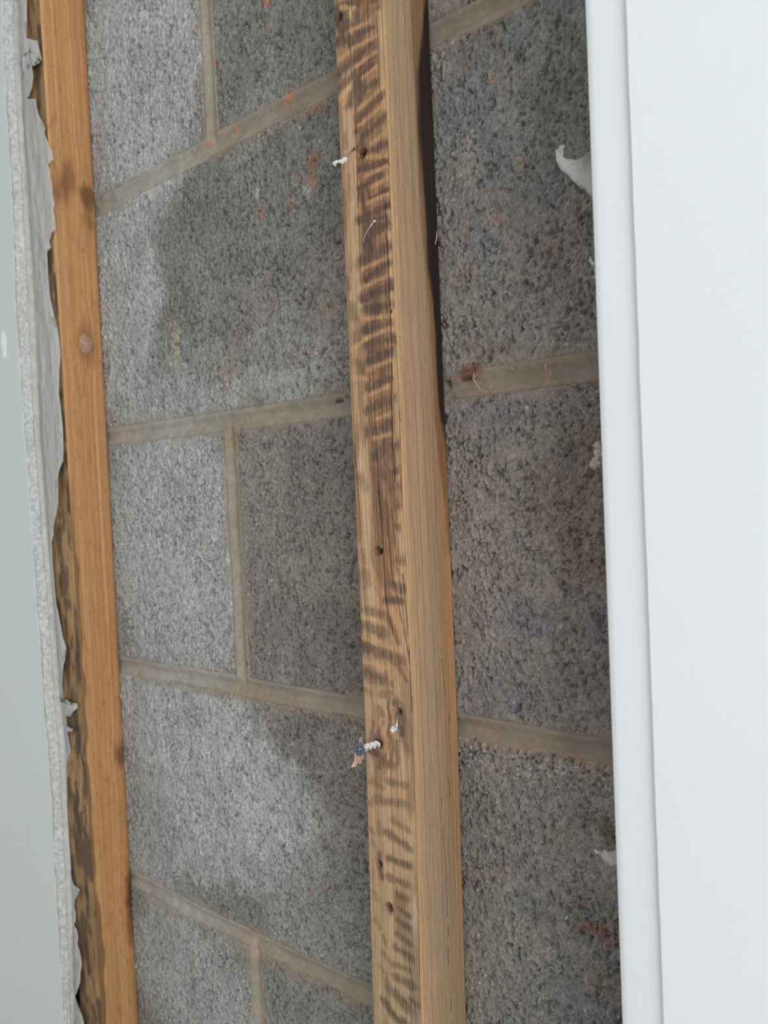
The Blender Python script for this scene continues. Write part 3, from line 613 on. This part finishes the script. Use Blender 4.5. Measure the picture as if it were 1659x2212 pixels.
bp = edge_sheet('back_paper', lambda z, n: lbb(z)+(lbf(z)-lbb(z))*(n-T-.0012)/(TB-.0024)+.0004, XL_FAR, T+.0008, T+.0049, M_PAPER, boardL, .0014, .003, 807, lay=3); bp['label'] = 'grey-brown backing paper along the snapped edge'
te = edge_sheet('torn_paper_edge', lambda z, n: lbf(z)+.0007*sm(.35, .6, fbm(z*30, z*0, 833, 3)), XL_FAR, NF-.0017, NF-.0009, M_BROWN, boardL, .0012, .003, 809); te['label'] = 'brown torn paper line beside the painted face'
bm = bmesh.new(); p = hit(9, 745, NF)
bmesh.ops.create_circle(bm, cap_ends=True, segments=14, radius=1)
for v in bm.verts:
    v.co = Vector((v.co.x*.0045*(1+.3*math.sin(v.co.y*5)), 0, v.co.y*.0135*(1+.2*math.sin(v.co.x*7))))
ret = bmesh.ops.extrude_face_region(bm, geom=bm.faces[:]); [setattr(v, 'co', v.co+Vector((0, -.0006, 0))) for v in ret['geom'] if isinstance(v, bmesh.types.BMVert)]
chp = bm_obj('paint_flake', bm, M_SKIM, boardL); chp.location = (p[0], -NF, p[2])

rb = edge_line([(1260, 0), (1277, 400), (1293, 900), (1307, 1300), (1324, 1700), (1341, 2212)], NF-.0014)
rs = edge_line([(1353, 0), (1373, 500), (1386, 900), (1400, 1300), (1417, 1700), (1435, 2212)], NF)
XR_FAR = 1.33
def boardR_front():
    """paper-wrapped tapered edge strip: core with rounded arris"""
    zs = np.concatenate([[FLOOR+.001], np.arange(-.5, .5, .01), [CEIL-.001]])
    e = np.polyval(rb, zs); s = np.polyval(rs, zs); n0 = T+.0016
    secs = [(e+.0012, n0+0*zs), (e+.0002, n0+.0006+0*zs), (e, n0+.002+0*zs), (e, NF-.0034+0*zs), (e+.0003, NF-.0026+0*zs), (e+.0010, NF-.0021+0*zs), (e+.004, NF-.0019+0*zs)]
    for a in (.3, .55, .75, .88, .95, 1.0): secs.append((e+(s+.004-e)*a, NF-.0019+.0001*a-.0005*max(0, a-.6)/.4+0*zs))
    secs += [(s+.03, NF-.0022+0*zs), (XR_FAR-.02+0*zs, NF-.0022+0*zs), (XR_FAR+0*zs, NF-.0022+0*zs), (XR_FAR+0*zs, n0+0*zs)]
    P = np.stack([np.stack([x, -n, zs], -1) for x, n in secs], 1); nr, K = P.shape[:2]
    Q = [grid_quads(nr, K, wrap=True)]
    for base in (0, (nr-1)*K): Q.append(np.array([[base+a, base+a+1, base+K-2-a, base+K-1-a] for a in range(K//2-1) if K-2-a > a+1]))
    o = np_mesh('plasterboard', P.reshape(-1, 3), np.concatenate(Q), M_PAINT, None, None, True)
    bm = bmesh.new(); bm.from_mesh(o.data); bmesh.ops.recalc_face_normals(bm, faces=bm.faces[:]); bm.to_mesh(o.data); bm.free(); return o
boardR = tag(boardR_front(), 'right white plasterboard with a clean straight factory edge', 'plasterboard', 'plasterboard sheets')
sk = edge_sheet('skim_coat', lambda z, n: np.polyval(rs, z)+.0009*(NF-n)/.0019+.0005*(fbm(z*60, z*0, 821, 4)-.5), XR_FAR, NF-.0024, NF+.0002, M_SKIM, boardR, .0002, .006, 823, lay=3, smooth=False)
sk['label'] = 'slightly raised white skim with a soft wavering edge'

# ---------------------------------------------------------------- plastic film behind the boards
def film(name, outline, n_fn, mat, label, back_x, thick=.00022):
    """outline: list of (x, y) photo px from top to bottom along the torn edge; the sheet runs back to back_x behind the board"""
    h = np.array([hit(x, y, T+.0035) for x, y in outline])
    zz = h[:, 2]; K = 16; rows = []
    for i, p in enumerate(h):
        row = []
        for k in range(K+1):
            t = (k/K)**.8; X = p[0]+(back_x(p[2])-p[0])*t; Z = p[2]
            n = n_fn(X, Z, min(1, max(0, (X-back_x(p[2])-.0145)/.012)))
            row.append((X, -n, Z))
        rows.append(row)
    P = np.array(rows); nr = len(h)
    A = P.reshape(-1, 3); B = A+np.array([0, thick, 0]); Kc = K+1
    q1 = grid_quads(nr, Kc); q2 = q1[:, ::-1]+len(A)
    i = np.arange(nr-1); rim = np.stack([i*Kc, (i+1)*Kc, (i+1)*Kc+len(A), i*Kc+len(A)], -1)
    o = np_mesh(name, np.concatenate([A, B]), np.concatenate([q1, q2, rim]), mat, None, None, True)
    return tag(o, label, 'plastic sheet')
LF = [(58, -40), (60, 0), (61, 40), (63, 85), (80, 88), (84, 105), (90, 131), (78, 118), (70, 108), (72, 140), (75, 165), (70, 190), (64, 205), (60, 214), (78, 214), (80, 232), (84, 250), (90, 262), (100, 276), (98, 288), (103, 300), (109, 318), (113, 325), (114, 338), (117, 345),
      (111, 350), (107, 357), (110, 368), (111, 385), (115, 398), (116, 420), (120, 440), (118, 455), (121, 470), (119, 482), (121, 495), (113, 503), (108, 512), (103, 520), (107, 534), (102, 545), (102, 600), (104, 640), (112, 680), (120, 710), (126, 740), (129, 770), (127, 800), (129, 850), (134, 880), (137, 920), (139, 960), (138, 995), (131, 1010), (127, 1030), (129, 1060), (127, 1072), (128, 1085), (122, 1110), (115, 1140), (113, 1158), (110, 1172), (110, 1210), (115, 1260), (121, 1300), (130, 1340), (136, 1375), (142, 1400), (142, 1425), (138, 1440), (135, 1480), (133, 1520), (146, 1512), (153, 1524), (163, 1520), (165, 1530), (158, 1536), (152, 1548), (142, 1546), (139, 1560), (146, 1572), (157, 1574), (156, 1580), (142, 1582), (145, 1600), (150, 1615), (149, 1625), (144, 1635), (141, 1645), (138, 1660),
      (140, 1760), (144, 1880), (152, 1905), (158, 1912), (173, 1922), (170, 1932), (160, 1944), (156, 1960), (160, 1975), (160, 1990), (156, 2000), (164, 2010), (167, 2025), (166, 2040), (171, 2055), (176, 2075), (177, 2085), (174, 2100), (175, 2120), (170, 2135), (168, 2145), (158, 2150), (157, 2158), (168, 2170), (180, 2190), (184, 2210), (183, 2230), (182, 2260)]
def nL(X, Z, s):
    wv = .5+.5*math.sin(Z*23+.6)*math.cos(Z*9-1); fold = float(fbm(np.array(X*130+Z*20), np.array(Z*12), 901, 3))-.5
    return T+.0006+s*(.0022*wv+.0018)+s*.0052*fold
def sminf(s): return min(1, s*2)
filmL = film('plastic_sheet', LF, lambda X, Z, s: nL(X, Z, s), M_FILM, 'long torn strip of milky plastic sheet hanging out behind the left board edge', lambda z: float(lbb(np.array(z)))-.014)

def tongue_film():
    """one torn sheet behind the right board: three tongues reach past the board edge"""
    tongues = [[(1300, 318), (1272, 332), (1260, 339), (1243, 345), (1224, 344), (1217, 339), (1213, 334), (1210, 326), (1213, 320), (1220, 322), (1223.5, 318.6), (1221, 315), (1217, 314), (1210, 317), (1208, 324), (1204, 323), (1199.6, 325), (1199, 335), (1200.6, 347), (1204, 357), (1209, 365), (1217, 371), (1224, 376.6), (1234, 381), (1243, 389), (1251, 394), (1257.6, 398), (1263, 405), (1268, 412), (1276.6, 426), (1300, 450)],
               [(1305, 560), (1283, 566), (1278, 560), (1272, 552), (1271, 558), (1268, 564), (1275, 570), (1282, 580), (1283, 592), (1276, 599), (1283, 601), (1310, 610)],
               [(1352, 1842), (1328, 1838), (1320, 1840), (1316, 1838), (1311, 1835), (1306, 1833), (1303, 1839), (1298, 1838), (1292.6, 1837.5), (1290, 1841), (1286, 1838), (1283, 1836), (1279.5, 1839), (1282, 1844), (1285.6, 1848), (1290, 1846), (1295, 1852), (1300, 1851), (1303, 1858), (1309, 1860.5), (1314, 1861), (1320, 1868), (1328.5, 1871), (1352, 1880)]]
    bm = bmesh.new()
    for k, tg in enumerate(tongues):
        vs = []
        for x, y in tg:
            p = hit(x, y, T-.001); s = max(0, (np.polyval(rb, p[2])-p[0])/.03)
            n = T-.001-.003*s+.0025*math.sin(p[0]*260+p[2]*90)*min(1, s)
            q = hit(x, y, n); vs.append(bm.verts.new((q[0], q[1], q[2])))
        f = bm.faces.new(vs)
    # sheet body hidden behind the board
    e = lambda z: float(np.polyval(rb, z))+.004
    zs = np.linspace(-.75, .75, 31)
    a = [bm.verts.new((e(z), -(T+.0006), z)) for z in zs]; b = [bm.verts.new((.55, -(T+.0006), z)) for z in zs]
    for i in range(30): bm.faces.new((a[i], b[i], b[i+1], a[i+1]))
    bmesh.ops.triangulate(bm, faces=bm.faces[:]); 
    bmesh.ops.subdivide_edges(bm, edges=[ed for ed in bm.edges if ed.calc_length() > .006 and max(v.co.x for v in ed.verts) < -.1], cuts=2)
    for v in bm.verts:
        if v.co.x < e(v.co.z)-.004: v.co.y += .0016*math.sin(v.co.x*420+v.co.z*130)
    o = bm_obj('plastic_sheet', bm, M_FILM, None, True)
    md = o.modifiers.new('thickness', 'SOLIDIFY'); md.thickness = .0002
    return tag(o, 'plastic sheet behind the right board, torn tongues poking past its edge', 'plastic sheet')
filmR = tongue_film()

def blob(bm, c, r, seed, sub=3, amp=.5, freq=2.2):
    ret = bmesh.ops.create_icosphere(bm, subdivisions=sub, radius=1)
    for v in ret['verts']:
        d = v.co.copy(); k = 1-amp*.5+amp*float(vn(d.x*freq+seed, d.y*freq+d.z*freq*1.3, seed)); v.co = Vector((c[0]+d.x*r[0]*k, c[1]+d.y*r[1]*k, c[2]+d.z*r[2]*k))
# fluff
bm = bmesh.new()
nW = T-.006
for i, (x, y, r) in enumerate([(1292, 962, 7), (1291, 974, 6), (1292, 986, 7), (1287, 996, 8), (1284, 1004, 8), (1292, 1000, 7), (1296, 978, 9)]):
    p = hit(x, y, nW); k = 1/pxsize(p); blob(bm, p, (r*k*1.2, r*k*.8, r*k*1.2), 30+i, 3, .9, 3)
rk = random.Random(9)
for i in range(46):
    x, y = rk.choice([(1283, 1008), (1279, 1000), (1286, 965), (1287, 990)]); p = hit(x+rk.uniform(-4, 5), y+rk.uniform(-5, 5), nW)
    d = Vector((rk.uniform(-1, .2), rk.uniform(-.5, .5), rk.uniform(-1, .3))).normalized()*rk.uniform(.0012, .0038); q = Vector(p); s = .00011
    vs = [bm.verts.new(q+Vector(o)) for o in ((s, 0, 0), (-s, 0, s), (0, -s, -s))]; tv = bm.verts.new(q+d)
    for a in range(3): bm.faces.new((vs[a], vs[(a+1) % 3], tv))
wool = tag(bm_obj('insulation_tuft', bm, M_WOOL, None, True), 'small pink fluffy tuft poking out behind the right board edge at mid height', 'insulation')

# ---------------------------------------------------------------- nails and screw
def tube(bm, pts, rad, seg=10, cap=True):
    pts = [Vector(p) for p in pts]; rings = []
    if not hasattr(rad, '__len__'): rad = [rad]*len(pts)
    for i, p in enumerate(pts):
        t = (pts[min(i+1, len(pts)-1)]-pts[max(i-1, 0)]).normalized(); a = t.orthogonal().normalized() if i == 0 else (a-t*a.dot(t)).normalized(); b = t.cross(a)
        rings.append([bm.verts.new(p+(a*math.cos(k*2*math.pi/seg)+b*math.sin(k*2*math.pi/seg))*rad[i]) for k in range(seg)])
    for r0, r1 in zip(rings[:-1], rings[1:]):
        for k in range(seg): bm.faces.new((r0[k], r0[(k+1) % seg], r1[(k+1) % seg], r1[k]))
    if cap: bm.faces.new(rings[0][::-1]); bm.faces.new(rings[-1])
def lf(p): return float(lift_mid(np.array(p[2])))
# bent nail with plaster on its head
a = Vector(hit(764, 320, T-.004)); m = Vector(hit(750, 337, T+.004)); m2 = Vector(hit(741, 346, T+.008)); e = Vector(hit(731, 351, T+.011))
bm = bmesh.new(); tube(bm, [a, Vector(hit(762, 323, T)), m, m2], [.00045, .00055, .00055, .0006], 10); nail = bm_obj('nail', bm, M_STEEL, None, True)
tag(nail, 'thin bent nail crusted with white plaster, upper part of the middle batten', 'nail')
bm = bmesh.new()
for i, (x, y, r, n) in enumerate([(739, 349, 6, .008), (745, 345, 6, .0065), (733, 349, 4, .0095), (726, 350, 4.2, .011), (722, 353, 4, .012), (724, 357, 2.5, .012)]):
    p = hit(x, y, T+n); k = 1/pxsize(p); blob(bm, p, (r*k, r*k, r*k*.95), 50+i, 2, .7)
c = bm_obj('plaster_crumb', bm, M_PLASTER, nail, True)
# wire staple
bm = bmesh.new(); pts = [hit(810, 478, T-.001), hit(806, 481, T+.002), hit(797, 493, T+.0035), (hit(789, 508, T+.003)), hit(784.5, 519, T+.0025), hit(786, 523, T+.002), hit(791, 530, T-.0015)]
tube(bm, pts, .00033, 8); st = tag(bm_obj('wire_staple', bm, M_STEEL, None, True), 'small bent wire staple in a dark patch below the upper screw hole', 'staple')
bm = bmesh.new(); p = hit(809, 478, T+.0012); blob(bm, p, (.0008, .0008, .0008), 3, 2, .5); bm_obj('plaster_crumb', bm, M_PLASTER, st, True)
# lower nail
bm = bmesh.new(); tube(bm, [hit(864, 1538, T-.004), hit(862, 1542, T+.001), hit(859, 1556, T+.005), hit(856, 1572, T+.009)], [.0006, .0007, .0007, .0007], 10)
n2 = tag(bm_obj('nail', bm, M_STEEL, None, True), 'thin straight nail with a crumb of plaster, just above the screw', 'nail')
bm = bmesh.new()
for i, (x, y, r, n) in enumerate([(848, 1577, 5.5, .0095), (853, 1575, 4.5, .009), (850, 1572, 4, .009)]):
    p = hit(x, y, T+n); k = 1/pxsize(p); blob(bm, p, (r*k, r*k, r*k), 70+i, 2, .7)
bm_obj('plaster_crumb', bm, M_PLASTER, n2, True)
# countersunk screw standing out of the wood
base = np.array(hit(816, 1607, T)); best = None
for L_ in np.linspace(.004, .03, 80):
    q = base+np.array([0, -L_, 0])-CAM; px = CX+F_PX*(q@AR)/(q@AF)
    if best is None or abs(px-776) < best[0]: best = (abs(px-776), L_)
LS = best[1]; head = Vector(hit(775.5, 1619, T+LS)); base = Vector(base); ax = (base-head).normalized()
root = bpy.data.objects.new('screw', None); link(root); root.location = base
tag(root, 'dark countersunk drywall screw half out of the middle batten', 'screw'); root.empty_display_size = .005
def local(bm):
    for v in bm.verts: v.co -= base
    return bm
up = ax.orthogonal().normalized(); sd = ax.cross(up)
bm = bmesh.new(); tube(bm, [head+ax*.0005, base+ax*.006], .0011, 12); bm_obj('shank', local(bm), M_PLASTER, root, True)['label'] = 'shank caked in white plaster'
bm = bmesh.new(); turns = 3.4; N_ = 150; Ls = (base-head).length
prev = None
for i in range(N_):
    t = i/(N_-1); c = head+ax*(.0042+(Ls-.0036)*t); ang = t*turns*2*math.pi; d = up*math.cos(ang)+sd*math.sin(ang)
    r = [bm.verts.new(c+d*.0009-ax*.0009), bm.verts.new(c+d*.0024-ax*.00045), bm.verts.new(c+d*.0024+ax*.00045), bm.verts.new(c+d*.0009+ax*.0009)]
    if prev:
        for k in range(4): bm.faces.new((prev[k], prev[(k+1) % 4], r[(k+1) % 4], r[k]))
    prev = r
bm_obj('thread', local(bm), M_PLASTER, root, True)
# head: bugle shape with a cross recess
HR = .0043; bm = bmesh.new(); seg = 48; rad = [.0, .25, .45, .62, .80, .95, 1.0]
def recess(r, a):
    arm = min(abs(math.sin(a)), abs(math.cos(a)))*r
    if r < .56 and arm < .115: return .0021*(1-r/.75)
    return 0
rr = np.linspace(0, 1, 22); rings = []
for r in rr[1:]:
    rings.append([bm.verts.new(head+(up*math.cos(k*2*math.pi/seg)+sd*math.sin(k*2*math.pi/seg))*HR*r+ax*(recess(r, k*2*math.pi/seg)-.0002*math.cos(r*1.5))) for k in range(seg)])
cv = bm.verts.new(head+ax*.0021)
for k in range(seg): bm.faces.new((cv, rings[0][(k+1) % seg], rings[0][k]))
for dep, r in ((.0005, .98), (.0013, .72), (.0022, .48), (.0034, .30), (.0046, .26)):
    rings.append([bm.verts.new(head+(up*math.cos(k*2*math.pi/seg)+sd*math.sin(k*2*math.pi/seg))*HR*r+ax*dep) for k in range(seg)])
for r0, r1 in zip(rings[:-1], rings[1:]):
    for k in range(seg): bm.faces.new((r0[k], r0[(k+1) % seg], r1[(k+1) % seg], r1[k]))
bm.faces.new(rings[-1]); bm_obj('head', local(bm), M_DSTEEL, root, False)['label'] = 'dark grey cross-recess head'
# torn paper still caught under the head
bm = bmesh.new(); nP = T+LS-.003
pp = [(778, 1592), (782, 1600), (786, 1622), (785, 1632), (781, 1640), (779, 1650), (772, 1648), (768, 1656), (760, 1657), (753, 1662), (760, 1652), (764, 1645), (766, 1636), (765, 1628), (770, 1622), (774, 1606)]
vs = [bm.verts.new(Vector(hit(x, y, nP+.0015*math.sin(i*1.7)))) for i, (x, y) in enumerate(pp)]; bm.faces.new(vs); bmesh.ops.triangulate(bm, faces=bm.faces[:])
r_ = bmesh.ops.extrude_face_region(bm, geom=bm.faces[:]); [setattr(v, 'co', v.co+Vector((0, .0004, 0))) for v in r_['geom'] if isinstance(v, bmesh.types.BMVert)]
for i in range(22):
    x, y = rk.choice([(760, 1654), (768, 1650), (776, 1645), (779, 1596)]); q = Vector(hit(x+rk.uniform(-4, 4), y+rk.uniform(-4, 4), nP)); d = Vector((rk.uniform(-1, .1), 0, rk.uniform(-1, -.1) if y > 1600 else 1)).normalized()*rk.uniform(.001, .003); s = .00012
    v3 = [bm.verts.new(q+Vector(o)) for o in ((s, 0, 0), (-s, 0, s), (0, -s, -s))]; tv = bm.verts.new(q+d)
    for a_ in range(3): bm.faces.new((v3[a_], v3[(a_+1) % 3], tv))
bm_obj('torn_paper', local(bm), M_TORN, root)['label'] = 'peach scrap of torn board paper under the head'

# loose fibres stuck to the mortar and a splinter on the batten
for pts, n, mt in (([(1024, 806), (1022, 818), (1031, 832), (1040, 845)], .0015, M_TORN), ([(1022, 818), (1033, 806)], .001, M_TORN), ([(1179, 785), (1178, 797), (1180, 808)], .0012, M_TORN), ([(1100, 797), (1106, 795), (1112, 801)], .0012, M_TORN), ([(1060, 834), (1061, 841)], .0012, M_PLASTER)):
    bm = bmesh.new(); hp = [hit(x, y, n) for x, y in pts]; tube(bm, hp, [.00035]*(len(hp)-1)+[.0001], 6); bm_obj('fibre', bm, mt, wall, True)
bm = bmesh.new(); b0 = hit(940, 528, .006); tube(bm, [b0, b0+np.array([.0022, -.001, .004]), b0+np.array([.003, -.002, .0075])], [.0005, .0004, .0001], 6); bm_obj('splinter', bm, M_TORN, batten_mid, True)
